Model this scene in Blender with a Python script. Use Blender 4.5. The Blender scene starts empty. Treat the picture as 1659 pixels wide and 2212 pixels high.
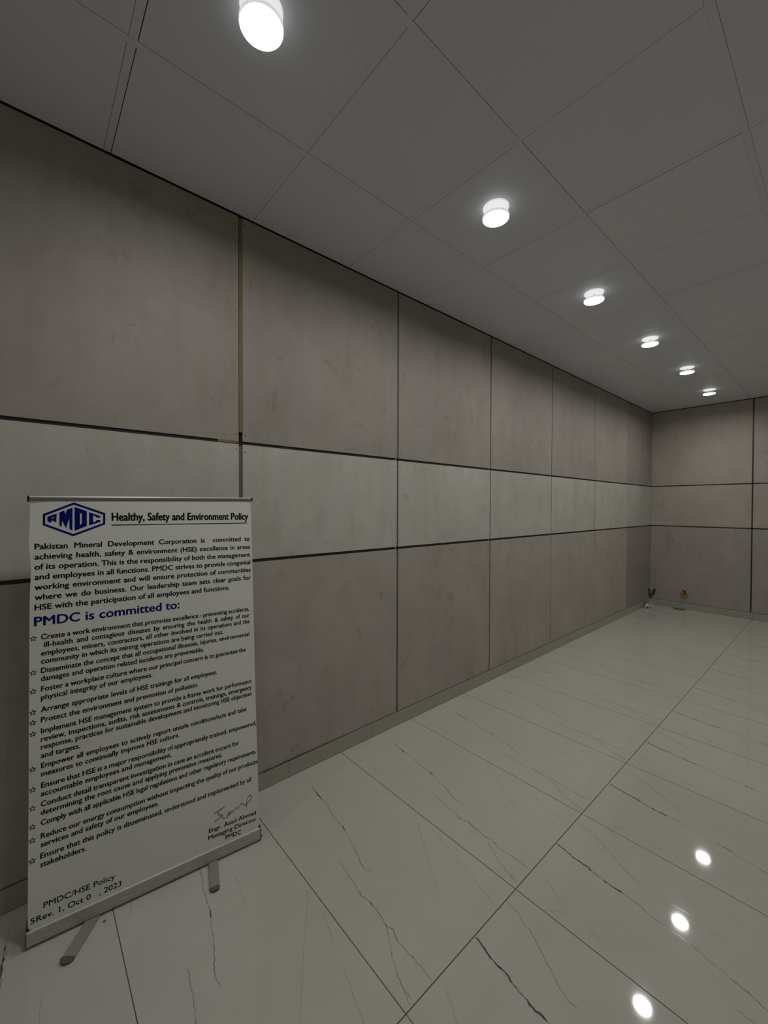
import bpy, bmesh, math, random
from mathutils import Vector, Matrix

random.seed(7)
C = bpy.context.scene.collection
sc = bpy.context.scene

# ------------------------------------------------------------------ camera
HC = 2.9602                                   # ceiling height
CAM = Vector((2.037571, 0.0, 1.503055))
FW = Vector((-0.75149622, 0.65959617, -0.01364994)).normalized()
RT = Vector((0.65962674, 0.75158826, 0.00276476)).normalized()
UP = RT.cross(FW).normalized()
cam_d = bpy.data.cameras.new('camera')
cam_d.sensor_fit = 'HORIZONTAL'
cam_d.sensor_width = 36.0
cam_d.lens = 883.09 / 1659 * 36.0
cam_d.clip_start = 0.02
cam = bpy.data.objects.new('camera', cam_d)
C.objects.link(cam)
M = Matrix.Identity(4)
for i in range(3):
    M[i][0], M[i][1], M[i][2], M[i][3] = RT[i], UP[i], -FW[i], CAM[i]
cam.matrix_world = M
sc.camera = cam

# ------------------------------------------------------------------ world, exposure
w = bpy.data.worlds.new('world')
sc.world = w
w.use_nodes = True
w.node_tree.nodes['Background'].inputs['Color'].default_value = (0.9, 0.95, 1.0, 1)
w.node_tree.nodes['Background'].inputs['Strength'].default_value = 0.0
sc.view_settings.view_transform = 'Standard'
sc.view_settings.look = 'None'
sc.view_settings.exposure = 0.06
sc.view_settings.gamma = 1.0
sc.view_settings.use_curve_mapping = False

LAMP_W = 5.0          # beam of each ceiling lamp
LAMP_SPREAD = 170
LAMP_FACE = 6.0       # glow of the diffuser face
LAMP_RIM = 0.6        # glow of rim and upper side
GHOST_GLOW = 0.60  # glow of the added upper disc, which imitates an exposure ghost

# ------------------------------------------------------------------ materials
def new_mat(name, color=(0.5, 0.5, 0.5), rough=0.6, metal=0.0, spec=0.5):
    m = bpy.data.materials.new(name)
    m.use_nodes = True
    b = m.node_tree.nodes['Principled BSDF']
    b.inputs['Base Color'].default_value = (*color, 1)
    b.inputs['Roughness'].default_value = rough
    b.inputs['Metallic'].default_value = metal
    b.inputs['Specular IOR Level'].default_value = spec
    return m

def nodes_of(m):
    nt = m.node_tree
    return nt, nt.nodes, nt.links, nt.nodes['Principled BSDF']

def noise(nt, vec, scale, detail=4, rough=0.55, dist=0.0):
    n = nt.nodes.new('ShaderNodeTexNoise')
    n.inputs['Scale'].default_value = scale
    n.inputs['Detail'].default_value = detail
    n.inputs['Roughness'].default_value = rough
    n.inputs['Distortion'].default_value = dist
    nt.links.new(vec, n.inputs['Vector'])
    return n.outputs['Fac']

def ramp(nt, fac, stops):
    r = nt.nodes.new('ShaderNodeValToRGB')
    el = r.color_ramp.elements
    while len(el) < len(stops):
        el.new(0.5)
    for e, (p, c) in zip(el, stops):
        e.position = p
        e.color = (*c, 1) if len(c) == 3 else c
    nt.links.new(fac, r.inputs['Fac'])
    return r.outputs['Color']

def mixc(nt, fac, a, b, mode='MIX'):
    n = nt.nodes.new('ShaderNodeMix')
    n.data_type = 'RGBA'
    n.blend_type = mode
    if isinstance(fac, float):
        n.inputs[0].default_value = fac
    else:
        nt.links.new(fac, n.inputs[0])
    for sock, v in ((n.inputs[6], a), (n.inputs[7], b)):
        if isinstance(v, tuple):
            sock.default_value = (*v, 1)
        else:
            nt.links.new(v, sock)
    return n.outputs[2]

def mapped(nt, scale=(1, 1, 1), loc=(0, 0, 0)):
    g = nt.nodes.new('ShaderNodeNewGeometry')
    mp = nt.nodes.new('ShaderNodeMapping')
    mp.inputs['Scale'].default_value = scale
    mp.inputs['Location'].default_value = loc
    nt.links.new(g.outputs['Position'], mp.inputs['Vector'])
    return mp.outputs['Vector']

def bump(nt, bsdf, h, strength, dist=0.01):
    b = nt.nodes.new('ShaderNodeBump')
    b.inputs['Strength'].default_value = strength
    b.inputs['Distance'].default_value = dist
    nt.links.new(h, b.inputs['Height'])
    nt.links.new(b.outputs['Normal'], bsdf.inputs['Normal'])

def cement_mat(name, base, seed):
    """fibre cement board: soft blotches, cloudy trowel marks, vertical dirt streaks"""
    m = new_mat(name, base, 0.62, 0, 0.35)
    nt, nd, lk, b = nodes_of(m)
    v = mapped(nt, (1, 1, 1), (seed * 3.1, seed * 1.7, seed * 2.3))
    vs = mapped(nt, (5, 5, 0.9), (seed * 5.1, 0, seed))
    oi = nd.new('ShaderNodeObjectInfo')
    n1 = noise(nt, v, 2.2, 5, 0.6, 0.4)
    n2 = noise(nt, v, 7.0, 6, 0.65, 0.8)
    n3 = noise(nt, vs, 2.0, 5, 0.6, 0.3)
    n4 = noise(nt, v, 160, 2, 0.5)
    c = ramp(nt, n1, [(0.25, tuple(x * 0.90 for x in base)), (0.75, tuple(x * 1.07 for x in base))])
    warm = (1.02, 0.985, 0.955)
    c = mixc(nt, 1.0, c, ramp(nt, n2, [(0.30, (0.94, 0.925, 0.91)), (0.52, (1, 1, 1)), (0.8, (1.02, 1.025, 1.02))]), 'MULTIPLY')
    sm = noise(nt, mapped(nt, (1, 1, 0.7), (seed * 7.7, seed * 4.1, 1.3)), 9.0, 3, 0.5, 1.2)
    c = mixc(nt, 1.0, c, ramp(nt, sm, [(0.26, (0.84, 0.815, 0.79)), (0.36, (1, 1, 1))]), 'MULTIPLY')
    c = mixc(nt, 0.8, c, ramp(nt, n3, [(0.3, (0.91, 0.89, 0.87)), (0.55, (1, 1, 1))]), 'MULTIPLY')
    c = mixc(nt, 0.6, c, ramp(nt, n4, [(0.2, (0.94, 0.94, 0.94)), (0.8, (1.04, 1.04, 1.04))]), 'MULTIPLY')
    c = mixc(nt, 1.0, c, ramp(nt, oi.outputs['Random'], [(0.0, (0.97, 0.965, 0.96)), (1.0, (1.02, 1.022, 1.02))]), 'MULTIPLY')
    c = mixc(nt, 1.0, c, oi.outputs['Color'], 'MULTIPLY')          # own tone of the far boards; row tones make up for the light
    lk.new(c, b.inputs['Base Color'])
    bump(nt, b, n4, 0.08, 0.002)
    return m

M_panel = cement_mat('cement_board', (0.40, 0.368, 0.332), 1)
M_panel_end_lit = cement_mat('cement_board_end_wall_lit', (0.47, 0.425, 0.385), 3)  # lighter base puts extra lamp light into the upper end-wall rows
M_panel_mid = cement_mat('cement_board_pale', (0.52, 0.513, 0.468), 2)
M_dark = new_mat('dark_cavity', (0.012, 0.012, 0.013), 0.8)
M_black_trim = new_mat('black_channel', (0.022, 0.024, 0.026), 0.5)
M_grey_trim = new_mat('grey_channel', (0.17, 0.17, 0.178), 0.5, 0.2)
M_screw = new_mat('screw_head', (0.03, 0.03, 0.03), 0.6)
M_spacer = new_mat('spacer_grey', (0.30, 0.30, 0.30), 0.6)

def wood_mat():
    m = new_mat('raw_wood', (0.2, 0.13, 0.04), 0.6)
    nt, nd, lk, b = nodes_of(m)
    v = mapped(nt, (30, 30, 3))
    n = noise(nt, v, 3, 5, 0.6, 0.5)
    lk.new(ramp(nt, n, [(0.3, (0.165, 0.115, 0.038)), (0.7, (0.26, 0.185, 0.068))]), b.inputs['Base Color'])
    return m
M_wood = wood_mat()

def tile_mat(name, base, rough):
    m = new_mat(name, base, rough, 0, 0.5)
    nt, nd, lk, b = nodes_of(m)
    v = mapped(nt, (1, 1, 1))
    n1 = noise(nt, v, 1.6, 4, 0.5, 0.3)
    n2 = noise(nt, v, 9, 5, 0.6, 0.6)
    c = ramp(nt, n1, [(0.3, tuple(x * y for x, y in zip(base, (0.96, 0.955, 0.95)))), (0.7, tuple(x * y for x, y in zip(base, (1.02, 1.025, 1.02))))])
    c = mixc(nt, 0.7, c, ramp(nt, n2, [(0.3, (0.965, 0.96, 0.955)), (0.6, (1, 1, 1))]), 'MULTIPLY')
    lk.new(c, b.inputs['Base Color'])
    r = nd.new('ShaderNodeMapRange')
    r.inputs['To Min'].default_value = rough * 0.8
    r.inputs['To Max'].default_value = rough * 1.3
    lk.new(n2, r.inputs['Value'])
    lk.new(r.outputs['Result'], b.inputs['Roughness'])
    return m
M_floor = tile_mat('polished_white_tile', (0.545, 0.532, 0.482), 0.04)
M_skirt = tile_mat('skirting_tile', (0.40, 0.392, 0.335), 0.22)
M_vein = new_mat('tile_vein', (0.10, 0.10, 0.105), 0.1)
M_vein_soft = new_mat('tile_vein_soft', (0.26, 0.255, 0.235), 0.1)
M_vein_faint = new_mat('tile_vein_faint', (0.40, 0.39, 0.35), 0.1)
M_grout = new_mat('brown_grout', (0.11, 0.085, 0.062), 0.7)
M_grout_soft = new_mat('pale_grout', (0.20, 0.17, 0.13), 0.7)

def ceil_mat():
    m = new_mat('ceiling_board', (0.62, 0.62, 0.61), 0.42, 0, 0.4)
    nt, nd, lk, b = nodes_of(m)
    v = mapped(nt)
    n = noise(nt, v, 220, 2, 0.6)
    n2 = noise(nt, v, 1.1, 3, 0.5)
    lk.new(ramp(nt, n2, [(0.3, (0.695, 0.72, 0.765)), (0.7, (0.725, 0.75, 0.795))]), b.inputs['Base Color'])
    bump(nt, b, n, 0.12, 0.0015)
    return m
M_ceil = ceil_mat()
M_tbar = new_mat('ceiling_grid_white', (0.695, 0.72, 0.765), 0.45)

def fabric_mat():
    m = new_mat('banner_vinyl', (0.72, 0.715, 0.685), 0.5, 0, 0.35)
    nt, nd, lk, b = nodes_of(m)
    v = mapped(nt, (1, 1, 1))
    n = noise(nt, v, 3, 3)
    lk.new(ramp(nt, n, [(0.3, (0.735, 0.745, 0.70)), (0.7, (0.77, 0.78, 0.735))]), b.inputs['Base Color'])
    return m
M_fabric = fabric_mat()
M_ink = new_mat('black_ink', (0.006, 0.006, 0.007), 0.6, 0, 0.08)
M_blue = new_mat('blue_ink', (0.003, 0.007, 0.155), 0.6, 0, 0.08)

def alu_mat():
    m = new_mat('brushed_aluminium', (0.50, 0.495, 0.47), 0.38, 0.55)
    nt, nd, lk, b = nodes_of(m)
    v = mapped(nt, (3, 3, 900))
    n = noise(nt, v, 1.0, 2)
    r = nd.new('ShaderNodeMapRange')
    r.inputs['To Min'].default_value = 0.3
    r.inputs['To Max'].default_value = 0.48
    lk.new(n, r.inputs['Value'])
    lk.new(r.outputs['Result'], b.inputs['Roughness'])
    return m
M_alu = alu_mat()
M_alu_bright = new_mat('aluminium_edge', (0.8, 0.79, 0.75), 0.3, 0.4)
M_rail = new_mat('rail_aluminium', (0.27, 0.27, 0.265), 0.4, 0.3)
M_foot = new_mat('foot_aluminium', (0.38, 0.36, 0.33), 0.45, 0.4)
M_cap = new_mat('olive_grey_cap', (0.115, 0.105, 0.07), 0.55)
M_black = new_mat('black_plastic', (0.010, 0.010, 0.011), 0.45)
M_capgrey = new_mat('grey_plastic', (0.10, 0.10, 0.10), 0.5)
M_white_plastic = new_mat('white_plastic', (0.62, 0.60, 0.55), 0.45)
M_yellow = new_mat('yellow_plastic', (0.33, 0.24, 0.018), 0.5)
M_yellow_dark = new_mat('yellow_shade', (0.22, 0.13, 0.01), 0.6)
M_rust = new_mat('rust_brown', (0.115, 0.04, 0.012), 0.7)
M_rust_dark = new_mat('rust_dark', (0.03, 0.008, 0.004), 0.7)

def glow_mat(name, strength, color=(1, 1, 1)):
    m = new_mat(name, (0.35, 0.35, 0.35), 0.4)
    b = m.node_tree.nodes['Principled BSDF']
    b.inputs['Emission Color'].default_value = (*color, 1)
    b.inputs['Emission Strength'].default_value = strength
    return m
M_face = glow_mat('lamp_diffuser_lit', LAMP_FACE, (1.0, 1.0, 1.0))
M_rim = glow_mat('lamp_rim_lit', LAMP_RIM, (0.93, 0.95, 1.0))
M_ghost = glow_mat('ghost_disc_lit', GHOST_GLOW, (1.0, 1.0, 0.965))

# ------------------------------------------------------------------ mesh helpers
def link(name, bm, mats, parent=None, smooth=False):
    me = bpy.data.meshes.new(name)
    bm.normal_update()
    bm.to_mesh(me)
    bm.free()
    for m in (mats if isinstance(mats, (list, tuple)) else [mats]):
        me.materials.append(m)
    if smooth:
        for p in me.polygons:
            p.use_smooth = True
    o = bpy.data.objects.new(name, me)
    C.objects.link(o)
    if parent:
        o.parent = parent
    return o

def box(bm, x0, x1, y0, y1, z0, z1, mi=0, bevel=0.0):
    vs = [bm.verts.new((x, y, z)) for x in (x0, x1) for y in (y0, y1) for z in (z0, z1)]
    fs = [(0, 1, 3, 2), (4, 6, 7, 5), (0, 4, 5, 1), (2, 3, 7, 6), (0, 2, 6, 4), (1, 5, 7, 3)]
    out = []
    for f in fs:
        fc = bm.faces.new([vs[i] for i in f])
        fc.material_index = mi
        out.append(fc)
    if bevel > 0:
        es = list({e for f in out for e in f.edges})
        r = bmesh.ops.bevel(bm, geom=es, offset=bevel, segments=2, affect='EDGES', profile=0.6)
        for f in r['faces']:
            f.material_index = mi
    return out

def disc(bm, center, axis, r, h, mi=0, seg=48, bevel=0.0, mi_face=None):
    """cylinder of radius r, height h, starting at center, along axis"""
    ax = Vector(axis).normalized()
    t = ax.orthogonal().normalized()
    b = ax.cross(t)
    c0 = Vector(center)
    rings = []
    prof = [(r - bevel, 0), (r, bevel), (r, h - bevel), (r - bevel, h)] if bevel > 0 else [(r, 0), (r, h)]
    for (rr, hh) in prof:
        rings.append([bm.verts.new(c0 + ax * hh + (t * math.cos(2 * math.pi * i / seg) + b * math.sin(2 * math.pi * i / seg)) * rr) for i in range(seg)])
    for a, d in zip(rings[:-1], rings[1:]):
        for i in range(seg):
            f = bm.faces.new((a[i], a[(i + 1) % seg], d[(i + 1) % seg], d[i]))
            f.material_index = mi
            f.smooth = True
    f0 = bm.faces.new(rings[0][::-1]); f0.material_index = mi
    f1 = bm.faces.new(rings[-1]); f1.material_index = mi if mi_face is None else mi_face
    return f0, f1

def tube(bm, pts, r, mi=0, seg=8, closed=False):
    pts = [Vector(p) for p in pts]
    n = len(pts)
    rings = []
    ref = None
    for i, p in enumerate(pts):
        if closed:
            d = (pts[(i + 1) % n] - pts[i - 1]).normalized()
        else:
            d = (pts[min(i + 1, n - 1)] - pts[max(i - 1, 0)]).normalized()
        if ref is None:
            ref = d.orthogonal().normalized()
        ref = (ref - d * ref.dot(d)).normalized()
        b = d.cross(ref)
        rr = r[i] if isinstance(r, (list, tuple)) else r
        rings.append([bm.verts.new(p + (ref * math.cos(2 * math.pi * k / seg) + b * math.sin(2 * math.pi * k / seg)) * rr) for k in range(seg)])
    pairs = list(zip(rings[:-1], rings[1:]))
    if closed:
        pairs.append((rings[-1], rings[0]))
    for a, c in pairs:
        for k in range(seg):
            f = bm.faces.new((a[k], a[(k + 1) % seg], c[(k + 1) % seg], c[k]))
            f.material_index = mi
            f.smooth = True
    if not closed:
        bm.faces.new(rings[0][::-1]).material_index = mi
        bm.faces.new(rings[-1]).material_index = mi

def empty(name, label, cat, loc=(0, 0, 0), rotz=0, group=None):
    o = bpy.data.objects.new(name, None)
    o.empty_display_size = 0.1
    C.objects.link(o)
    o.location = loc
    o.rotation_euler = (0, 0, rotz)
    tag(o, label, cat, group)
    return o

def tag(o, label, cat, group=None):
    o['label'] = label
    o['category'] = cat
    if group:
        o['group'] = group
    return o

def struct(o, label=None, cat=None):
    o['kind'] = 'structure'
    if label:
        o['label'] = label
    if cat:
        o['category'] = cat
    return o

# ------------------------------------------------------------------ room dimensions
YB = 7.3114            # back wall
XR, YR = 5.2, -3.2     # right and rear walls, outside the picture
Y0, P = 0.8223, 1.0904
Z1, Z2, ZS = 1.8226, 1.2195, 0.0926
XJ = 1.1768            # first joint of the back wall
GX, GY0, GP = 1.1889, 0.8368, 0.6019
CTX, CTY, CT = 0.5445, 0.2749, 0.61

# ------------------------------------------------------------------ floor with grout and printed veins
wr = random.Random(5)
def ribbon(bm, pts, wid, z, mi):
    pts = [Vector((p[0], p[1])) for p in pts]
    L, R = [], []
    n = len(pts)
    for i, p in enumerate(pts):
        d = pts[min(i + 1, n - 1)] - pts[max(i - 1, 0)]
        if d.length < 1e-6:
            d = Vector((1, 0))
        d.normalize()
        q = Vector((-d.y, d.x))
        ww = wid * (1.0 if n < 3 else (0.4 if i in (0, n - 1) else wr.uniform(0.45, 1.25))) * 0.5
        L.append(bm.verts.new((p.x + q.x * ww, p.y + q.y * ww, z)))
        R.append(bm.verts.new((p.x - q.x * ww, p.y - q.y * ww, z)))
    for i in range(n - 1):
        f = bm.faces.new((R[i], R[i + 1], L[i + 1], L[i]))
        f.material_index = mi

VEINS = [  # width, points inside one tile (x across 1.2 m, y along 0.6 m)
 (2.0, [(0.004, .334), (.049, .327), (.085, .318), (.117, .317), (.139, .317), (.165, .308)]),
 (1.3, [(.165, .308), (.209, .302)]),
 (2.2, [(.209, .302), (.238, .298), (.285, .298)]),
 (1.0, [(.285, .298), (.338, .295), (.386, .280), (.451, .274), (.491, .273)]),
 (1.7, [(.491, .273), (.530, .265)]),
 (0.9, [(.530, .265), (.558, .254), (.615, .244)]),
 (1.3, [(.615, .244), (.680, .227), (.695, .219), (.731, .212)]), (.8, [(.731, .212), (.773, .214)]),
 (0.8, [(.004, .532), (.027, .526), (.059, .524), (.085, .507), (.122, .498), (.172, .469), (.253, .417), (.300, .396), (.331, .397)]),
 (0.8, [(.640, .152), (.676, .149), (.745, .140), (.798, .133)]),
 (1.3, [(.798, .133), (.821, .126), (.866, .138), (.917, .135), (.937, .133), (.964, .127), (1.0, .134), (1.041, .120)]),
 (1.0, [(1.041, .120), (1.116, .125), (1.192, .123)]),
 (0.9, [(.964, .127), (1.021, .097), (1.071, .067), (1.103, .054), (1.149, .039), (1.176, .029), (1.190, .022)]),
 (0.8, [(1.149, .039), (1.168, .040), (1.186, .035)]),
 (0.6, [(.656, .594), (.835, .472), (.939, .403), (1.04, .337)]),
 (0.4, [(.765, .583), (.830, .570), (.899, .552)]), (0.4, [(.961, .536), (1.03, .522), (1.096, .503), (1.184, .484)]),
 (0.5, [(.115, .004), (.147, .039), (.186, .058)]), (0.4, [(.018, .151), (.047, .134), (.147, .083)]),
 (0.4, [(.247, .065), (.295, .052), (.319, .041)]), (.5, [(.42, .395), (.50, .39), (.58, .375)]),
 (0.6, [(.10, .317), (.139, .309), (.170, .306), (.21, .306)]), (.5, [(.86, .142), (.90, .126), (.95, .122)]),
]
fb = bmesh.new()
box(fb, -0.03, XR, YR, YB + 0.03, -0.12, 0.0, 0)
vrnd = random.Random(3)
for ix in range(-1, 4):
    for iy in range(-7, 12):
        ox, oy = GX + (ix - 1) * 1.2 , GY0 + iy * GP
        if oy > YB or oy + GP < YR:
            continue
        for wv, pl in VEINS:
            pts = []
            for i, (a, b) in enumerate(pl):
                pts.append((a, b))
                if i + 1 < len(pl):           # small natural jitter between the traced points
                    a2, b2 = pl[i + 1]
                    nsub = max(1, min(5, int(abs(a2 - a) / 0.012)))
                    for q_ in range(1, nsub + 1):
                        q = q_ / (nsub + 1)
                        pts.append((a + (a2 - a) * q, b + (b2 - b) * q + vrnd.uniform(-1, 1) * 0.0028))
            pts = [(ox + a * 1.0, oy + b) for a, b in pts]
            if min(p[0] for p in pts) < 0.008 or max(p[0] for p in pts) > XR:
                continue
            if max(p[1] for p in pts) > YB - 0.012 or min(p[1] for p in pts) < YR:
                continue
            mi = 2 if wv >= 1.7 else (3 if wv >= 0.8 else 4)
            ribbon(fb, pts, 0.0030 * wv if wv >= 1 else 0.0022, 0.00025, mi)
for k in range(-7, 12):
    y = GY0 + k * GP
    if YR < y < YB:
        ribbon(fb, [(0.004, y), (GX, y)], 0.0029, 0.0004, 1 if k in (-1, 0, 1) else 5)
        ribbon(fb, [(GX, y), (XR, y)], 0.0029, 0.0004, 1 if k == 1 else 5)
for k in (0, 1, 2, 3):
    x = GX + 1.2 * k
    if x < XR:
        ribbon(fb, [(x, YR), (x, YB)], 0.0033, 0.0005, 1)
floor = struct(link('floor', fb, [M_floor, M_grout, M_vein, M_vein_soft, M_vein_faint, M_grout_soft]),
               'polished white marble-look tile floor with thin grey veins', 'floor')

# ------------------------------------------------------------------ ceiling: lay-in boards on a flush grid
cb = bmesh.new()
box(cb, -0.03, XR, YR, YB + 0.03, HC + 0.016, HC + 0.08, 1)
rnd = random.Random(11)
i0, i1 = -2, 9
TB = 0.024
xs = [CTX + CT * i for i in range(-1, 9)]
ys = [CTY + CT * k for k in range(-7, 13)]
for i in range(len(xs) - 1):
    xa, xb_ = xs[i], xs[i + 1]
    for k in range(len(ys) - 1):
        ya, yb_ = ys[k], ys[k + 1]
        g = lambda: rnd.choice([0.0012, 0.0018, 0.0018, 0.0030])
        X0, X1 = max(xa + (0.0024 if i in (1, 2) else 0.0009), 0.004), min(xb_ - TB - 0.0003, XR)
        Y0_, Y1_ = max(ya + g(), YR), min(yb_ - TB - (0.0012 if k == 6 else 0.0003), YB - 0.012)
        if X1 <= X0 or Y1_ <= Y0_:
            continue
        dz = rnd.uniform(0, 0.0012)
        box(cb, X0, X1, Y0_, Y1_, HC - 0.0002 + dz, HC + 0.012, 0)
for xa in xs:                                   # long grid runners
    if xa - TB > 0 and xa < XR:
        box(cb, xa - TB, xa, YR, YB - 0.012, HC + 0.0004, HC + 0.014, 2)
for ya in ys:
    if YR < ya - TB and ya < YB - 0.012:
        for xa, xb_ in zip(xs[:-1], xs[1:]):
            X0, X1 = max(xa + 0.0006, 0.004), min(xb_ - TB - 0.0006, XR)
            if X1 > X0:
                box(cb, X0, X1, ya - TB, ya, HC + 0.0004, HC + 0.014, 2)
ceiling = struct(link('ceiling', cb, [M_ceil, M_dark, M_tbar]), 'white suspended ceiling of square boards', 'ceiling')

# ------------------------------------------------------------------ walls
def screws(bm, cx, sgn_y, z, mi, x=0.0):
    disc(bm, (x - 0.0005, cx, z), (1, 0, 0), 0.0033, 0.0009, mi, 10)

JW = {0: 0.021, 1: 0.016, 2: 0.015, 3: 0.012, 4: 0.008, 5: 0.004}
SH1, SH2 = 0.0155, 0.0165
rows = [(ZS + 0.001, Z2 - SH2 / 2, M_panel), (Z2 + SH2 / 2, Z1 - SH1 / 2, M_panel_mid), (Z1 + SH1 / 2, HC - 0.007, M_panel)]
wb = bmesh.new()
box(wb, -0.12, -0.014, YR, YB + 0.10, 0.0, HC + 0.05, 0)
wall_left = struct(link('wall_left', wb, M_dark), 'long left wall clad in grey cement boards', 'wall')
for j in range(-4, 6):
    ya = Y0 + j * P
    yb_ = ya + P
    a = max(ya + JW.get(j, 0.016) / 2, YR)
    b = min(yb_ - JW.get(j + 1, 0.016) / 2, YB - 0.001)
    if b <= a:
        continue
    for r, (za, zb, mt) in enumerate(rows):
        pb = bmesh.new()
        box(pb, -0.0135, 0.0, a, b, za, zb, 0, 0.0008)
        if -1 <= j <= 2:
            for (yy, s) in ((a + 0.012, 1), (b - 0.012, -1)):
                for zz in (za + 0.035, zb - 0.035):
                    if zz < 0.2 and s == 1 and j != 1:
                        continue
                    screws(pb, yy + random.uniform(-.004, .006) * s, s, zz + random.uniform(-.012, .012), 1)
            if j == 1 and r == 1:
                screws(pb, a + 0.020, 1, zb - 0.055, 1)
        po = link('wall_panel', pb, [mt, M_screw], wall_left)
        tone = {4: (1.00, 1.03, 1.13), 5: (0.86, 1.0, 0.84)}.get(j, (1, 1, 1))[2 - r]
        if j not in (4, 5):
            tone = (1.11, 1.04, 0.93)[r]  # row tone puts light balance into the colour: lower lighter, upper darker
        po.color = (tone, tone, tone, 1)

wb = bmesh.new()
box(wb, -0.12, XR, YB + 0.014, YB + 0.12, 0.0, HC + 0.05, 0)
wall_back = struct(link('wall_back', wb, M_dark), 'far end wall clad in grey cement boards', 'wall')
for j in range(0, 5):
    xa = 0.0005 if j == 0 else XJ + (j - 1) * P + 0.0075
    xb_ = min(XJ + j * P - 0.0075, XR)
    if xa >= XR:
        continue
    for (za, zb, mt) in [(rows[0][0], rows[0][1], M_panel), (rows[1][0], rows[1][1], M_panel_end_lit), (rows[2][0], rows[2][1], M_panel_end_lit)]:
        pb = bmesh.new()
        box(pb, xa, xb_, YB, YB + 0.0135, za, zb, 0, 0.0008)
        link('wall_panel', pb, [mt, M_screw], wall_back)

M_plain = cement_mat('plain_wall', (0.45, 0.43, 0.39), 5)
wb = bmesh.new()
box(wb, XR, XR + 0.1, YR, YB + 0.1, 0, HC + 0.05)
struct(link('wall_right', wb, M_plain), 'right wall outside the picture', 'wall')
wb = bmesh.new()
box(wb, -0.1, XR, YR - 0.1, YR, 0, HC + 0.05)
struct(link('wall_rear', wb, M_plain), 'rear wall behind the camera', 'wall')

# seam channels -----------------------------------------------------
tn = [0]
def trim(label, mat, boxes, extra=None):
    tn[0] += 1
    bm = bmesh.new()
    for b in boxes:
        box(bm, *b)
    o = link('trim_%d' % tn[0], bm, mat)
    struct(o, label, 'trim')
    return o

for zc, sh, nm in ((Z1, SH1, 'upper'), (Z2, SH2, 'lower')):
    x0, x1 = -0.0138, -0.006
    o = trim('black channel in the %s seam of the left wall' % nm, M_black_trim,
             [(x0, x1, YR, YB, zc - sh / 2, zc + sh / 2), (x1, -0.002, YR, YB, zc - sh / 2, zc - sh / 2 + 0.0025), (x1, -0.002, YR, YB, zc + sh / 2 - 0.0025, zc + sh / 2)])
    for j in (1, 2, 3):
        sb = bmesh.new()
        yy = Y0 + j * P - 0.021
        box(sb, -0.006, -0.001, yy - 0.003, yy + 0.004, zc - sh / 2 + 0.001, zc + sh / 2 - 0.003, 0, 0.0008)
        link('spacer', sb, M_spacer, o)
    trim('black channel in the %s seam of the far wall' % nm, M_black_trim,
         [(0.0, XR, YB + 0.006, YB + 0.0138, zc - sh / 2, zc + sh / 2)])
for j in (-2, -1, 0, 1, 2, 3, 4):
    yc = Y0 + j * P
    wdt = JW.get(j, 0.016)
    top = Z1 - SH1 / 2 if j == 0 else HC - 0.007
    trim('grey metal channel in a vertical joint of the left wall', M_grey_trim,
         [(-0.0138, -0.007, yc - wdt / 2, yc + wdt / 2, ZS, top)])
trim('dark metal channel in the vertical joint of the far wall', M_black_trim, [(XJ - 0.0075, XJ + 0.0075, YB + 0.006, YB + 0.0138, ZS, HC - 0.007)])
trim('dark shadow gap along the top of the left wall', M_dark, [(-0.0138, -0.004, YR, YB, HC - 0.007, HC + 0.002)])
trim('dark shadow gap along the top of the far wall', M_dark, [(0, XR, YB + 0.002, YB + 0.0138, HC - 0.007, HC + 0.002)])

# skirting -----------------------------------------------------------
bb = bmesh.new()
seg = GP
k = 0
for q in range(-7, 12):
    ya, yb_ = GY0 + q * GP - 0.35, GY0 + (q + 1) * GP - 0.35
    ya, yb_ = max(ya + 0.0008, YR), min(yb_ - 0.0008, YB - 0.008)
    if yb_ > ya:
        box(bb, -0.013, 0.006, ya, yb_, 0.0022, ZS - 0.002, 0, 0.001)
box(bb, -0.013, 0.0035, YR, YB - 0.008, 0.0, 0.0024, 1)
box(bb, -0.013, 0.003, YR, YB - 0.008, ZS - 0.0022, ZS + 0.0008, 1)
struct(link('baseboard_left', bb, [M_skirt, M_grout]), 'pale tile skirting along the left wall', 'baseboard')
bb = bmesh.new()
for q in range(5):
    xa, xb_ = q * 1.2 + (0.006 if q == 0 else 0.0008), min((q + 1) * 1.2 - 0.0008, XR)
    if xa < XR:
        box(bb, xa, xb_, YB - 0.006, YB + 0.013, 0.0015, ZS - 0.002, 0, 0.001)
box(bb, 0.006, XR, YB - 0.0035, YB + 0.013, 0.0, 0.0016, 1)
box(bb, 0.006, XR, YB - 0.003, YB + 0.013, ZS - 0.0022, ZS + 0.0008, 1)
struct(link('baseboard_back', bb, [M_skirt, M_grout]), 'pale tile skirting along the far wall', 'baseboard')

# torn edge of the wall finish above the skirting beside the banner
cr = bmesh.new()
pp = [(0.0066, 0.93, .0925), (.0064, 1.0, .0945), (.0064, 1.06, .0985), (.0062, 1.10, .0965), (.006, 1.17, .0985), (.006, 1.23, .0965), (.006, 1.34, .0965), (.006, 1.5, .0955)]
tube(cr, pp, [0.0012, .0014, .0018, .0022, .0016, .0015, .0011, .0006], 0, 6)
struct(link('trim_%d' % (tn[0] + 1), cr, new_mat('dirty_sealant', (0.08, 0.07, 0.05), 0.8)), 'cracked sealant bead on the skirting beside the banner', 'trim')
tn[0] += 1

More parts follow.
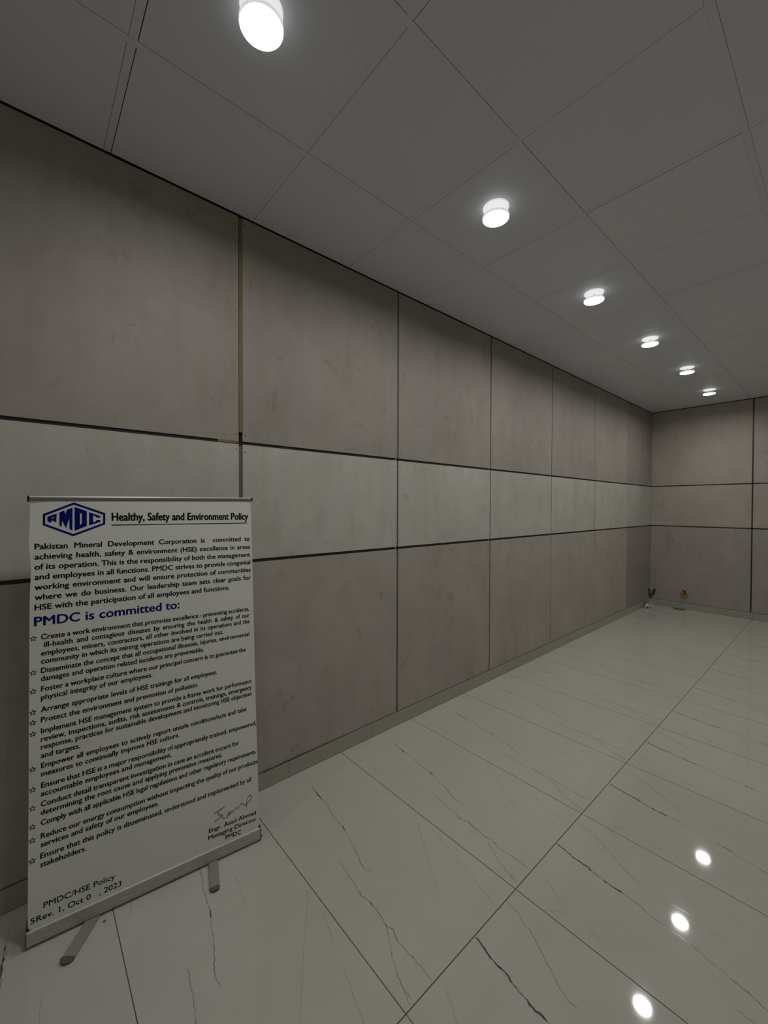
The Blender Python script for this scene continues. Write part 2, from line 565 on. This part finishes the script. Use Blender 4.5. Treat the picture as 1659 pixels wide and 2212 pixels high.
# ------------------------------------------------------------------ wooden strips packed into the panel joint
sb = bmesh.new()
box(sb, -0.0137, -0.0015, Y0 - 0.0075, Y0 + 0.0103, 1.876, HC - 0.010, 0, 0.0012)
tag(link('wooden_strip', sb, M_wood), 'long vertical raw wood strip wedged in the leftmost upright wall joint', 'strip')
sb = bmesh.new()
box(sb, -0.0058, 0.0004, 0.7073, 0.8105, Z1 - SH1 / 2 + 0.0026, Z1 + SH1 / 2 + 0.0008, 0, 0.001)
tag(link('wooden_strip', sb, M_wood), 'short horizontal raw wood strip in the upper seam near the upright strip', 'strip')

# ------------------------------------------------------------------ ceiling lamps
DZ = 0.055  # made-up drop below the ceiling; the real lamps sit flush
def make_lamp():
    t = empty('ceiling_lamp', '', 'lamp')
    b = bmesh.new()
    disc(b, (0, 0, 0), (0, 0, -1), 0.062, 0.006, 0, 64, 0.0015)
    link('ghost_disc', b, M_ghost, t)  # added glowing disc in place of an exposure ghost, no real plate
    b = bmesh.new()
    disc(b, (0, 0, -0.005), (0, 0, -1), 0.003, DZ - 0.016, 0, 12)
    link('added_stem', b, M_tbar, t)  # made-up rod joining the added disc to the lowered lamp
    b = bmesh.new()
    disc(b, (0, 0, -(DZ - 0.012)), (0, 0, -1), 0.0635, 0.012, 0, 64, 0.002, 1)
    link('diffuser', b, [M_rim, M_face], t)
    ld = bpy.data.lights.new('lamp_beam', 'AREA')
    ld.shape = 'DISK'
    ld.size = 0.12
    ld.energy = LAMP_W
    ld.spread = math.radians(LAMP_SPREAD)
    ld.color = (1.0, 0.985, 0.95)
    lo = bpy.data.objects.new('lamp_beam', ld)
    C.objects.link(lo)
    lo.parent = t
    lo.location = (0, 0, -DZ - 0.001)
    return t
lamp_spots = [
 ((0.882, 0.531), 'round white ceiling lamp nearest the camera, cut by the top edge'),
 ((0.883, 1.733), 'second round ceiling lamp of the row counted from the nearest one'),
 ((0.871, 2.921), 'third round ceiling lamp of the row, counted from the nearest'),
 ((0.881, 4.070), 'fourth round ceiling lamp of the row, counted from the nearest'),
 ((0.900, 5.201), 'second farthest round ceiling lamp of the row'),
 ((0.871, 6.382), 'farthest round ceiling lamp, beside the end wall'),
]
lamp0 = make_lamp()
def dup(root):
    r = root.copy()
    C.objects.link(r)
    for ch in root.children:
        c = ch.copy()
        C.objects.link(c)
        c.parent = r
    return r
for i, ((x, y), lab) in enumerate(lamp_spots):
    o = lamp0 if i == 0 else dup(lamp0)
    o.location = (x, y, HC)
    tag(o, lab, 'lamp', 'row of round ceiling lamps')

for (x, y) in ((0.88, -1.87),):      # the same row goes on behind the camera
    o = dup(lamp0)
    o.location = (x, y, HC)
    tag(o, 'round ceiling lamp of the near row, behind the camera', 'lamp', 'lamps behind the camera')
for y in (-1.85, 1.2, 4.24, 6.68):                # unseen row added as fill light from the right
    o = dup(lamp0)
    o.location = (3.92, y, HC)
    tag(o, 'added unseen fill lamp, right of the picture', 'lamp', 'added fill lamps')

# ------------------------------------------------------------------ roll-up banner
BW, BH = 0.787, 1.47
BL, BR = Vector((0.2181, -0.0034, 0.0555)), Vector((0.3044, 0.7805, 0.0536))
TL, TR = Vector((0.1590, 0.0130, 1.5237)), Vector((0.1680, 0.8010, 1.5300))
BX = (BR - BL).normalized()
BN = Vector((BX.y, -BX.x, 0)).normalized()
def surf(a, b, off=0.0):
    """a, b metres across / up the banner cloth"""
    s, t = a / BW, b / BH
    p = (BL * (1 - s) + BR * s) * (1 - t) + (TL * (1 - s) + TR * s) * t
    ed = 0.0025 * math.exp(-((s - 0.0) / 0.05) ** 2) * math.sin(t * 17) + 0.003 * math.exp(-((s - 1.0) / 0.04) ** 2) * math.sin(t * 9 + 1)
    return p + BN * (off + ed)

banner = empty('roll_up_banner', 'white roll-up banner stand with printed policy text, standing at the left wall', 'banner', (0.262, 0.388, 0))
binv = Matrix.Translation(-banner.location)
def bpart(name, bm, mats, parent=None, smooth=False):
    bmesh.ops.transform(bm, matrix=binv, verts=bm.verts)
    return link(name, bm, mats, parent or banner, smooth)

def wob(t, s):
    if s < 0.5:
        return -0.0035 * math.exp(-((t - 0.90) / 0.03) ** 2) * -1 - 0.003 * math.exp(-((t - 0.83) / 0.05) ** 2)
    return -0.003 * math.exp(-((t - 1.0) / 0.02) ** 2) + 0.0
b = bmesh.new()
NX, NY = 24, 60
grid = []
for j in range(NY + 1):
    row = []
    for i in range(NX + 1):
        a, bb_ = BW * i / NX, -0.012 + (BH + 0.012) * j / NY
        if i == 0: a -= wob(bb_ / BH, 0)
        if i == NX: a += wob(bb_ / BH, 1)
        row.append(b.verts.new(surf(a, bb_)))
    grid.append(row)
for j in range(NY):
    for i in range(NX):
        b.faces.new((grid[j][i], grid[j][i + 1], grid[j + 1][i + 1], grid[j + 1][i]))
ff = b.faces[:]                               # give the cloth its thickness behind the printed face
for f in ff:
    f.smooth = True
back = bmesh.ops.duplicate(b, geom=ff)
for v in [g for g in back['geom'] if isinstance(g, bmesh.types.BMVert)]:
    v.co -= BN * 0.0006
bmesh.ops.reverse_faces(b, faces=[g for g in back['geom'] if isinstance(g, bmesh.types.BMFace)])
fabric = bpart('printed_sheet', b, M_fabric)

# --- lettering -------------------------------------------------------
OFF = 0.0005
def font_curve(txt, bold, sw=1.0):
    cu = bpy.data.curves.new('t', 'FONT')
    cu.body = txt
    cu.size = 1.0
    cu.offset = bold
    cu.resolution_u = 3
    cu.space_word = sw
    return cu
def font_mesh(txt, bold, sw=1.0):
    cu = font_curve(txt, bold, sw)
    o = bpy.data.objects.new('t', cu)
    C.objects.link(o)
    dg = bpy.context.evaluated_depsgraph_get()
    me = bpy.data.meshes.new_from_object(o.evaluated_get(dg))
    bpy.data.objects.remove(o)
    bpy.data.curves.remove(cu)
    return me
def ext(me):
    xs_ = [v.co.x for v in me.vertices]; ys_ = [v.co.y for v in me.vertices]
    return min(xs_), max(xs_), min(ys_), max(ys_)
_m = font_mesh('H', 0.0)
CAPH = ext(_m)[3]
bpy.data.meshes.remove(_m)
def nat_width(txt, bold, cap):
    me = font_mesh(txt, bold)
    e = ext(me)
    bpy.data.meshes.remove(me)
    return (e[1] - e[0]) * cap / CAPH
def put_line(bm, txt, p0, p1, cap, bold, sx=None, smear=0.0):
    """set one line of lettering from p0 to p1 (metres on the cloth); sx fixes the glyph width, word gaps fill the rest"""
    k = cap / CAPH
    target = p1[0] - p0[0]
    sw = 1.0
    if sx:
        w1 = nat_width(txt, bold, cap) * sx
        m2 = font_mesh(txt, bold, 2.0); e2 = ext(m2); bpy.data.meshes.remove(m2)
        w2 = (e2[1] - e2[0]) * k * sx
        if w2 - w1 > 1e-6:
            sw = min(max(1 + (target - w1) / (w2 - w1), 0.75), 4.0)
    me = font_mesh(txt, bold, sw)
    e = ext(me)
    fx = target / (e[1] - e[0])
    for n, (du, dv) in enumerate(((0.0, 0.0),) if smear == 0 else ((-smear, 0.0), (smear, 0.0), (0.0, smear * 0.6), (0.0, -smear * 0.6))):    # heavier strokes for the bold lines
        vs = []
        for v in me.vertices:
            u = (v.co.x - e[0]) * fx
            q = u / target
            vs.append(bm.verts.new(surf(p0[0] + u + du * k, p0[1] + (p1[1] - p0[1]) * q + (v.co.y + dv) * k, OFF + n * 0.00002)))
        for f in me.polygons:
            try:
                bm.faces.new([vs[i] for i in f.vertices])
            except ValueError:
                pass
    bpy.data.meshes.remove(me)

def text_part(name, lines, cap, bold, mat, sx=None, smear=0.0):
    bm = bmesh.new()
    for t, p0, p1 in lines:
        put_line(bm, t, p0, p1, cap, bold, sx, smear)
    return bpart(name, bm, mat, fabric)

text_part('heading_text', [("Healthy, Safety and Environment Policy", (.2381, 1.3896), (.7725, 1.3803))], .0304, 0.0, M_ink, None, 0.030)
b = bmesh.new()
n_ = 24
ul0, ul1 = (.2370, 1.3728), (.7684, 1.3643)
vv = []
for i in range(n_ + 1):
    q = i / n_
    a, c_ = ul0[0] + (ul1[0] - ul0[0]) * q, ul0[1] + (ul1[1] - ul0[1]) * q
    vv.append((b.verts.new(surf(a, c_ - .0016, OFF)), b.verts.new(surf(a, c_ + .0016, OFF))))
for p, q in zip(vv[:-1], vv[1:]):
    b.faces.new((p[0], q[0], q[1], p[1]))
bpart('heading_underline', b, M_ink, fabric)

INTRO = [("Pakistan Mineral Development Corporation is  committed to", (.0131, 1.2961), (.7771, 1.2820)),
 ("achieving health, safety & environment (HSE) excellence in areas", (.0132, 1.2610), (.7775, 1.2450)),
 ("of its operation. This is the responsibility of both the management", (.0133, 1.2254), (.7772, 1.2089)),
 ("and employees in all functions. PMDC strives to provide congenial", (.0135, 1.1904), (.7770, 1.1741)),
 ("working environment and will ensure protection of communities", (.0136, 1.1549), (.7775, 1.1395)),
 ("where we do business. Our leadership team sets clear goals for", (.0138, 1.1199), (.7773, 1.1035)),
 ("HSE with the participation of all employees and functions.", (.0139, 1.0845), (.6798, 1.0699))]
BOLD = 0.0
sxi = (INTRO[6][2][0] - INTRO[6][1][0]) / nat_width(INTRO[6][0], BOLD, .0194)
text_part('intro_text', INTRO, .0194, BOLD, M_ink, sxi, 0.026)
text_part('subheading_text', [("PMDC is committed to:", (.0129, 1.0295), (.4727, 1.0197))], .0312, BOLD, M_blue, None, 0.026)

BUL = [
 [("Create a work environment that promotes excellence - preventing accidents,", (.0311, .9806), (.7664, .9630)),
  ("ill-health and contagious diseases by ensuring the health & safety of our", (.0393, .9528), (.7678, .9342)),
  ("employees, miners, contractors, all other involved in its operations and the", (.0313, .9242), (.7671, .9071)),
  ("community in which its mining operations are being carried out.", (.0314, .8961), (.6484, .8809))],
 [("Disseminate the concept that all occupational illnesses, injuries, environmental", (.0315, .8638), (.7642, .8501)),
  ("damages and operation related incidents are preventable.", (.0316, .8362), (.5663, .8231))],
 [("Foster a workplace culture where our principal concern is to guarantee the", (.0318, .8008), (.7459, .7846)),
  ("physical integrity of our employees.", (.0319, .7712), (.3721, .7646))],
 [("Arrange appropriate levels of HSE trainings for all employees.", (.0320, .7297), (.6192, .7155))],
 [("Protect the environment and prevention of pollution.", (.0321, .6945), (.5427, .6819))],
 [("Implement HSE management system to provide a frame work for performance", (.0323, .6567), (.7698, .6400)),
  ("review, inspections, audits, risk assessments & controls, trainings, emergency", (.0324, .6283), (.7697, .6120)),
  ("response, practices for sustainable development and monitoring HSE objectives", (.0325, .6014), (.7697, .5838)),
  ("and targets.", (.0325, .5718), (.1406, .5690))],
 [("Empower all employees to actively report unsafe conditions/acts and take", (.0329, .5373), (.7428, .5236)),
  ("measures to continually improve HSE culture.", (.0330, .5085), (.4682, .5002))],
 [("Ensure that HSE is a major responsibility of appropriately trained, empowered,", (.0331, .4690), (.7860, .4500)),
  ("accountable employees and management.", (.0324, .4406), (.4378, .4316))],
 [("Conduct detail transparent investigation in case an accident occurs for", (.0325, .4055), (.7063, .3890)),
  ("determining the root cause and applying preventive measures.", (.0326, .3768), (.6339, .3628))],
 [("Comply with all applicable HSE legal regulations and other regulatory requirements.", (.0328, .3423), (.7810, .3275))],
 [("Reduce our energy consumption without impacting the quality of our products", (.0329, .2972), (.7862, .2830)),
  ("services and safety of our employees.", (.0330, .2686), (.3920, .2610))],
 [("Ensure that this policy is disseminated, understood and implemented by all", (.0319, .2306), (.7553, .2160)),
  ("stakeholders.", (.0320, .2015), (.1594, .1975))],
]
STARS = [(.0071, .9871), (.0076, .8698), (.0079, .8064), (.0081, .7355), (.0083, .7006), (.0084, .6621), (.0082, .5414), (.0085, .4716), (.0087, .4083), (.0090, .3457), (.0083, .3014), (.0086, .2337)]
for L_ in BUL:
    # lines of one bullet share the glyph width of its last (unjustified) line
    ref = L_[-1]
    sxb = (ref[2][0] - ref[1][0]) / nat_width(ref[0], 0.0, .0180)
    text_part('bullet_text', L_, .0180, 0.0, M_ink, sxb if len(L_) > 1 and len(ref[0]) > 20 else None, 0.022)
for (cx, cy) in STARS:
    bm = bmesh.new()
    cx = max(cx, .0105)
    def star(ro, ri):
        return [(cx + (ro if q % 2 == 0 else ri) * math.sin(math.pi * q / 5), cy + (ro if q % 2 == 0 else ri) * math.cos(math.pi * q / 5)) for q in range(10)]
    o_, i_ = star(.0112, .0050), star(.0066, .0026)
    vo = [bm.verts.new(surf(x, y, OFF)) for x, y in o_]
    vi = [bm.verts.new(surf(x, y, OFF)) for x, y in i_]
    for q in range(10):
        bm.faces.new((vo[q], vo[(q + 1) % 10], vi[(q + 1) % 10], vi[q]))
    bpart('bullet_star', bm, M_ink, fabric)

text_part('signatory_text', [("Engr. Asad Ahmad", (.5763, .0726), (.7732, .0688)), ("Managing Director", (.5737, .0453), (.7749, .0419))], .0167, 0.0, M_ink, None, 0.02)
text_part('signatory_text', [("PMDC", (.6426, .0184), (.7073, .0133))], .0167, 0.0, M_ink, None, 0.02)
text_part('revision_text', [("PMDC/HSE Policy", (.0409, .0597), (.2468, .0540)), ("5Rev. 1, Oct 0   , 2023", (.0071, .0235), (.2665, .0186))], .0192, 0.0, M_ink, None, 0.008)

SIG = [[(.5983, .1409), (.6219, .1475), (.6445, .1547)],
 [(.6265, .1516), (.6174, .1449), (.6136, .1346), (.6172, .1287), (.6275, .1247), (.6312, .1251), (.6316, .1078), (.6406, .1070), (.6518, .1060), (.6575, .1284), (.6544, .1087), (.6653, .1234), (.6617, .1102), (.6743, .1268), (.6763, .1132), (.6906, .1323), (.6958, .1211), (.7070, .1340), (.7134, .1391), (.7187, .1316), (.7257, .1250), (.7352, .1273), (.7466, .1343), (.7540, .1414), (.7567, .1512), (.7513, .1603), (.7440, .1577), (.7373, .1465), (.7328, .1267), (.7341, .1124)],
 [(.5985, .1092), (.6140, .1137), (.6304, .1209)]]
bm = bmesh.new()
for st in SIG:
    tube(bm, [surf(x, y, OFF) for x, y in st], 0.0009, 0, 6)
bpart('signature', bm, M_ink, fabric)

# emblem: hexagon outline and four cut letters
def poly(bm, outer, holes=()):
    cu = bpy.data.curves.new('t', 'CURVE')
    cu.dimensions = '2D'
    cu.fill_mode = 'BOTH'
    for pl in (outer,) + tuple(holes):
        sp = cu.splines.new('POLY')
        sp.points.add(len(pl) - 1)
        for q, (x, y) in zip(sp.points, pl):
            q.co = (x, y, 0, 1)
        sp.use_cyclic_u = True
    o = bpy.data.objects.new('t', cu)
    C.objects.link(o)
    me = bpy.data.meshes.new_from_object(o.evaluated_get(bpy.context.evaluated_depsgraph_get()))
    vs = [bm.verts.new(surf(v.co.x, v.co.y, OFF)) for v in me.vertices]
    for f in me.polygons:
        bm.faces.new([vs[i] for i in f.vertices])
    bpy.data.objects.remove(o); bpy.data.curves.remove(cu); bpy.data.meshes.remove(me)
bm = bmesh.new()
poly(bm, [(.1212, 1.4599), (.2167, 1.4191), (.2167, 1.3766), (.1198, 1.3363), (.0340, 1.3796), (.0344, 1.4189)],
     ([(.1214, 1.4518), (.2100, 1.4136), (.2097, 1.3814), (.1198, 1.3445), (.0406, 1.3841), (.0408, 1.4133)],))
poly(bm, [(.0466, 1.4087), (.0722, 1.4206), (.0713, 1.3887), (.0580, 1.3958), (.0572, 1.3872), (.0466, 1.3926)], ([(.0576, 1.4047), (.0629, 1.4080), (.0629, 1.4014)],))
poly(bm, [(.0799, 1.4237), (.0936, 1.4308), (.0968, 1.4154), (.1006, 1.4331), (.1174, 1.4411), (.1173, 1.3576), (.1089, 1.3624), (.1080, 1.4022), (.0986, 1.3665), (.0876, 1.3946), (.0864, 1.3718), (.0798, 1.3764)])
poly(bm, [(.1235, 1.4435), (.1597, 1.4275), (.1601, 1.3724), (.1236, 1.3557)], ([(.1390, 1.4212), (.1447, 1.4178), (.1448, 1.3818), (.1391, 1.3759)],))
poly(bm, [(.1665, 1.4241), (.2013, 1.4080), (.2013, 1.4025), (.1884, 1.4033), (.1880, 1.4070), (.1789, 1.4113), (.1789, 1.3854), (.1884, 1.3893), (.1888, 1.3940), (.2013, 1.3937), (.2013, 1.3864), (.1669, 1.3741)])
bpart('emblem', bm, M_blue, fabric)

# --- cassette base ---------------------------------------------------
GL, GR = Vector((0.22335, -0.01084, 0)), Vector((0.31101, 0.78617, 0))   # front lower edge on the floor plan
EX = (GR - GL).normalized()
EN = Vector((EX.y, -EX.x, 0))
LEN = (GR - GL).length
def bp(l, dd, z):
    return GL + EX * l + EN * dd + Vector((0, 0, z))
prof = [(0.0, .0085), (0.0022, .012), (0.0028, .030), (0.0012, .0315), (0.0012, .0330), (0.0028, .0345), (0.0022, .056), (0.0008, .0590), (-.0022, .0600), (-.0046, .0585), (-.0050, .046), (-.0200, .046), (-.0206, .060), (-.0300, .064), (-.0600, .064), (-.0820, .054), (-.0920, .035), (-.0920, .0085)]
b = bmesh.new()
ra = [b.verts.new(bp(0.004, p, z)) for p, z in prof]
rb = [b.verts.new(bp(LEN - 0.004, p, z)) for p, z in prof]
n_ = len(prof)
for i in range(n_):
    f = b.faces.new((ra[i], rb[i], rb[(i + 1) % n_], ra[(i + 1) % n_]))
    f.material_index = 1 if i in (6, 7, 8) else 0
b.faces.new(ra[::-1]); b.faces.new(rb)
bmesh.ops.recalc_face_normals(b, faces=b.faces[:])
base = bpart('cassette_base', b, [M_alu, M_alu_bright])
for la, lb, mt in ((0.0, 0.004, M_capgrey), (LEN - 0.004, LEN, M_capgrey)):
    b = bmesh.new()
    pr = [(0.0030, .006), (0.0030, .058), (-.004, .0625), (-.020, .0655), (-.062, .0665), (-.085, .056), (-.094, .036), (-.094, .006)]
    a1 = [b.verts.new(bp(la, p, z)) for p, z in pr]
    a2 = [b.verts.new(bp(lb, p, z)) for p, z in pr]
    for i in range(len(pr)):
        b.faces.new((a1[i], a2[i], a2[(i + 1) % len(pr)], a1[(i + 1) % len(pr)]))
    b.faces.new(a1[::-1]); b.faces.new(a2)
    bmesh.ops.recalc_face_normals(b, faces=b.faces[:])
    o = bpart('end_cap', b, mt, base)
    o['label'] = 'dark plastic end cap'
b = bmesh.new()
tube(b, [bp(LEN, -0.012, .014), bp(LEN + 0.008, -0.008, .014)], 0.004, 0, 10)
bpart('release_knob', b, M_black, base)
for la in (0.0045, LEN - 0.0105):
    b = bmesh.new()
    bmesh.ops.create_cube(b, size=1.0, matrix=Matrix.Translation(bp(la + 0.003, -0.009, .062)) @ Matrix.Rotation(math.atan2(EX.y, EX.x), 4, 'Z') @ Matrix.Diagonal((0.006, 0.010, 0.012, 1)))
    bpart('slot_plug', b, M_black, base)

# --- swivel feet -------------------------------------------------------
def foot(root, tip, wd):
    root, tip = Vector(root), Vector(tip)
    d = (tip - root).normalized()
    q = Vector((-d.y, d.x, 0))
    start = root - d * 0.10
    z0, z1 = 0.0015, 0.0085
    def ring(bm, pts):
        lo = [bm.verts.new((p.x, p.y, z0)) for p in pts]
        hi = [bm.verts.new((p.x, p.y, z1)) for p in pts]
        n = len(pts)
        for i in range(n):
            bm.faces.new((lo[i], lo[(i + 1) % n], hi[(i + 1) % n], hi[i]))
        bm.faces.new(hi); bm.faces.new(lo[::-1])
        bmesh.ops.recalc_face_normals(bm, faces=bm.faces[:])
    cap_l = wd * 0.52
    end = tip - d * cap_l
    bm = bmesh.new()
    ring(bm, [start - q * wd / 2, end - q * wd / 2, end + q * wd / 2, start + q * wd / 2])
    bmesh.ops.bevel(bm, geom=[e for e in bm.edges if abs(e.verts[0].co.z - e.verts[1].co.z) < 1e-6 and e.verts[0].co.z > 0.005], offset=0.002, segments=2, affect='EDGES')
    f = bpart('foot', bm, M_foot)
    bm = bmesh.new()
    z0, z1 = 0.0, 0.0092
    pts = [end - q * wd * .515]
    for i in range(0, 13):
        a = -math.pi / 2 + math.pi * i / 12
        pts.append(end + d * (0.003 + (cap_l - 0.003) * math.cos(a)) + q * wd * .515 * math.sin(a))
    pts.append(end + q * wd * .515)
    ring(bm, pts)
    c = bpart('foot_cap', bm, M_cap, f)
    c['label'] = 'olive grey rounded end cap'
    return f
foot((0.2545, 0.1660, 0), (0.3640, 0.0845, 0), 0.040)
foot((0.3060, 0.5790, 0), (0.4275, 0.5440, 0), 0.036)

# --- top rail and support pole -----------------------------------------
b = bmesh.new()
tv = (TR - TL).normalized()
A_, B_ = TL - tv * 0.002 + Vector((0, 0, .004)), TR + tv * 0.002 + Vector((0, 0, .004))
pr = [(0.002, -.008), (0.0058, -.001), (0.0062, .0045), (.003, .0085), (-.006, .0085), (-.006, -.008)]
TN = Vector((tv.y, -tv.x, 0)).normalized()
a1 = [b.verts.new(A_ + TN * p + Vector((0, 0, z))) for p, z in pr]
a2 = [b.verts.new(B_ + TN * p + Vector((0, 0, z))) for p, z in pr]
for i in range(len(pr)):
    f = b.faces.new((a1[i], a2[i], a2[(i + 1) % len(pr)], a1[(i + 1) % len(pr)]))
    f.material_index = 1 if i == 2 else 0
b.faces.new(a1[::-1]); b.faces.new(a2)
bmesh.ops.recalc_face_normals(b, faces=b.faces[:])
rail = bpart('top_rail', b, [M_rail, M_alu_bright])
for pt, sg in ((A_, -1), (B_, 1)):
    b = bmesh.new()
    ext_ = 0.006
    pr2 = [(p * 1.2, z * 1.15 - (0.004 if z < 0 and sg < 0 else 0)) for p, z in pr]
    c1 = [b.verts.new(pt + TN * p + Vector((0, 0, z))) for p, z in pr2]
    c2 = [b.verts.new(pt + tv * sg * ext_ + TN * p * .8 + Vector((0, 0, z * .85))) for p, z in pr2]
    for i in range(len(pr2)):
        b.faces.new((c1[i], c2[i], c2[(i + 1) % len(pr2)], c1[(i + 1) % len(pr2)]))
    b.faces.new(c1[::-1]); b.faces.new(c2)
    bmesh.ops.recalc_face_normals(b, faces=b.faces[:])
    o = bpart('rail_end_cap', b, M_black, rail)
    o['label'] = 'black rail end cap'
b = bmesh.new()
p0 = bp(LEN * 0.5, -0.050, 0.06)
p1 = (A_ + B_) * 0.5 - TN * 0.012
tube(b, [p0, p0.lerp(p1, .5), p1], 0.0075, 0, 12)
bpart('support_pole', b, M_alu)

# ------------------------------------------------------------------ small things at the far corner
# yellow outlet box with a black wire end on the end wall
t = empty('outlet_box', 'small yellow outlet box with black wire on the far wall above the skirting', 'electrical box', (0.437, YB, 0.205))
t.scale = (0.76, 1, 0.80)
b = bmesh.new()
for (x0, x1, z0, z1) in ((-.055, .055, -.045, -.030), (-.055, .055, .030, .045), (-.055, -.040, -.030, .030), (.040, .055, -.030, .030)):
    box(b, x0, x1, -0.012, 0.0, z0, z1, 0, 0.002)
box(b, -0.042, 0.042, -0.005, 0.0, -0.032, 0.032, 0)
link('box_frame', b, M_yellow, t)
b = bmesh.new()
for q in range(3):
    disc(b, (-.022 + q * .022, -0.004, (-.006, .010, .0)[q]), (0, -1, 0), 0.008, 0.006, 0, 14)
link('socket_hole', b, M_yellow_dark, t)
b = bmesh.new()
tube(b, [(0.010, -0.004, 0.028), (0.016, -0.014, 0.048), (0.012, -0.020, 0.066)], 0.007, 0, 8)
vs = [b.verts.new(p) for p in ((-.040, -.016, .098), (.040, -.020, .078), (.034, -.018, .060), (.018, -.016, .046), (-.002, -.014, .072))]
vs2 = [b.verts.new(v.co + Vector((0, -0.008, 0))) for v in vs]
b.faces.new(vs); b.faces.new(vs2[::-1])
for i in range(5):
    b.faces.new((vs[i], vs2[i], vs2[(i + 1) % 5], vs[(i + 1) % 5]))
bmesh.ops.recalc_face_normals(b, faces=b.faces[:])
link('wire_end', b, M_black, t)

# yellow scrap on the floor below it
b = bmesh.new()
ring = []
N = 14
for i in range(N + 1):
    u = i / N
    x = -0.085 + 0.17 * u
    wv = 0.030 * math.sin(math.pi * u) ** 0.7 + 0.002
    lift = 0.003 + 0.018 * (2 * u - 1) ** 4
    ring.append([b.verts.new((x, wv, lift + 0.008)), b.verts.new((x, 0, lift)), b.verts.new((x, -wv, lift + 0.006))])
for p, q in zip(ring[:-1], ring[1:]):
    b.faces.new((p[0], p[1], q[1], q[0])); b.faces.new((p[1], p[2], q[2], q[1]))
bmesh.ops.solidify(b, geom=b.faces[:], thickness=-0.003)
o = link('plastic_scrap', b, M_yellow)
o.location = (0.400, 7.215, 0.0)
o.rotation_euler = (0, 0, 0.12)
tag(o, 'curled yellow plastic scrap on the floor under the yellow box', 'scrap')

# rusty pair of brackets in the corner above the skirting
b = bmesh.new()
def shard(bm, pts, th, mi):
    v1 = [bm.verts.new(p) for p in pts]
    v2 = [bm.verts.new((p[0] + th[0], p[1] + th[1], p[2])) for p in pts]
    n = len(pts)
    f1 = bm.faces.new(v1); f2 = bm.faces.new(v2[::-1])
    fs = [f1, f2] + [bm.faces.new((v1[i], v2[i], v2[(i + 1) % n], v1[(i + 1) % n])) for i in range(n)]
    for f in fs:
        f.material_index = mi
y_ = YB - 0.004
shard(b, [(0.001, 7.232, .250), (0.001, 7.256, .238), (0.001, 7.272, .215), (0.001, 7.264, .150), (0.001, 7.255, .112), (0.001, 7.236, .118), (0.001, 7.246, .180)], (0.006, 0), 1)
shard(b, [(0.022, y_, .150), (0.048, y_, .146), (0.066, y_, .170), (0.075, y_, .235), (0.062, y_, .246), (0.040, y_, .232), (0.030, y_, .205)], (0, -0.010), 0)
shard(b, [(0.004, y_, .102), (0.030, y_, .100), (0.026, y_, .160), (0.008, y_, .160)], (0, -0.006), 0)
bmesh.ops.recalc_face_normals(b, faces=b.faces[:])
tag(link('rusty_bracket', b, [M_rust, M_rust_dark]), 'rusty brown metal bracket fixed in the far corner just above the skirting', 'bracket')

# white cable coil lying against the skirting
t = empty('cable_coil', 'small white cable coil with plug lying by the skirting in the far corner', 'cable', (0.055, 6.985, 0))
b = bmesh.new()
pts = []
for i in range(28):
    a = 2 * math.pi * i / 28
    pts.append((0.036 + 0.010 * math.cos(a), 0.062 + 0.034 * math.cos(a), 0.048 + 0.042 * math.sin(a)))
tube(b, pts, 0.0058, 0, 8, closed=True)
link('coil', b, M_white_plastic, t)
b = bmesh.new()
box(b, -0.026, 0.024, -0.050, 0.030, 0.010, 0.050, 0, 0.010)
bmesh.ops.rotate(b, verts=b.verts[:], cent=(0, -0.01, 0.03), matrix=Matrix.Rotation(0.35, 3, 'X') @ Matrix.Rotation(0.3, 3, 'Z'))
dz_ = 0.0006 - min(v.co.z for v in b.verts)
bmesh.ops.translate(b, verts=b.verts[:], vec=(0, 0, dz_))
link('plug', b, M_white_plastic, t)
for pts_ in ([(-.020, -.075, .058), (-.018, -.058, .062), (-.016, -.040, .060)],
             [(-.014, -.014, .074), (-.012, .004, .080), (-.012, .020, .074)],
             [(.020, -.062, .0085), (.018, -.042, .0085), (.020, -.020, .0085)]):
    b = bmesh.new()
    tube(b, pts_, [0.006, 0.008, 0.005], 0, 8)
    link('wire_end', b, M_rust_dark, t)

# crumbs on the floor
def crumb(name, label, x, y, r, mat):
    bm = bmesh.new()
    bmesh.ops.create_icosphere(bm, subdivisions=2, radius=r)
    rr = random.Random(int(x * 1000))
    for v in bm.verts:
        v.co *= rr.uniform(0.75, 1.15)
        v.co.z *= 0.5
    mz = min(v.co.z for v in bm.verts)
    for v in bm.verts:
        v.co.z -= mz
    o = link(name, bm, mat)
    o.location = (x, y, 0.0006)
    tag(o, label, 'crumb')
M_crumb = new_mat('crumb_brown', (0.13, 0.11, 0.085), 0.8)
crumb('mortar_crumb', 'tiny brown mortar crumb beside the left foot of the banner', 0.279, 0.205, 0.0042, M_crumb)
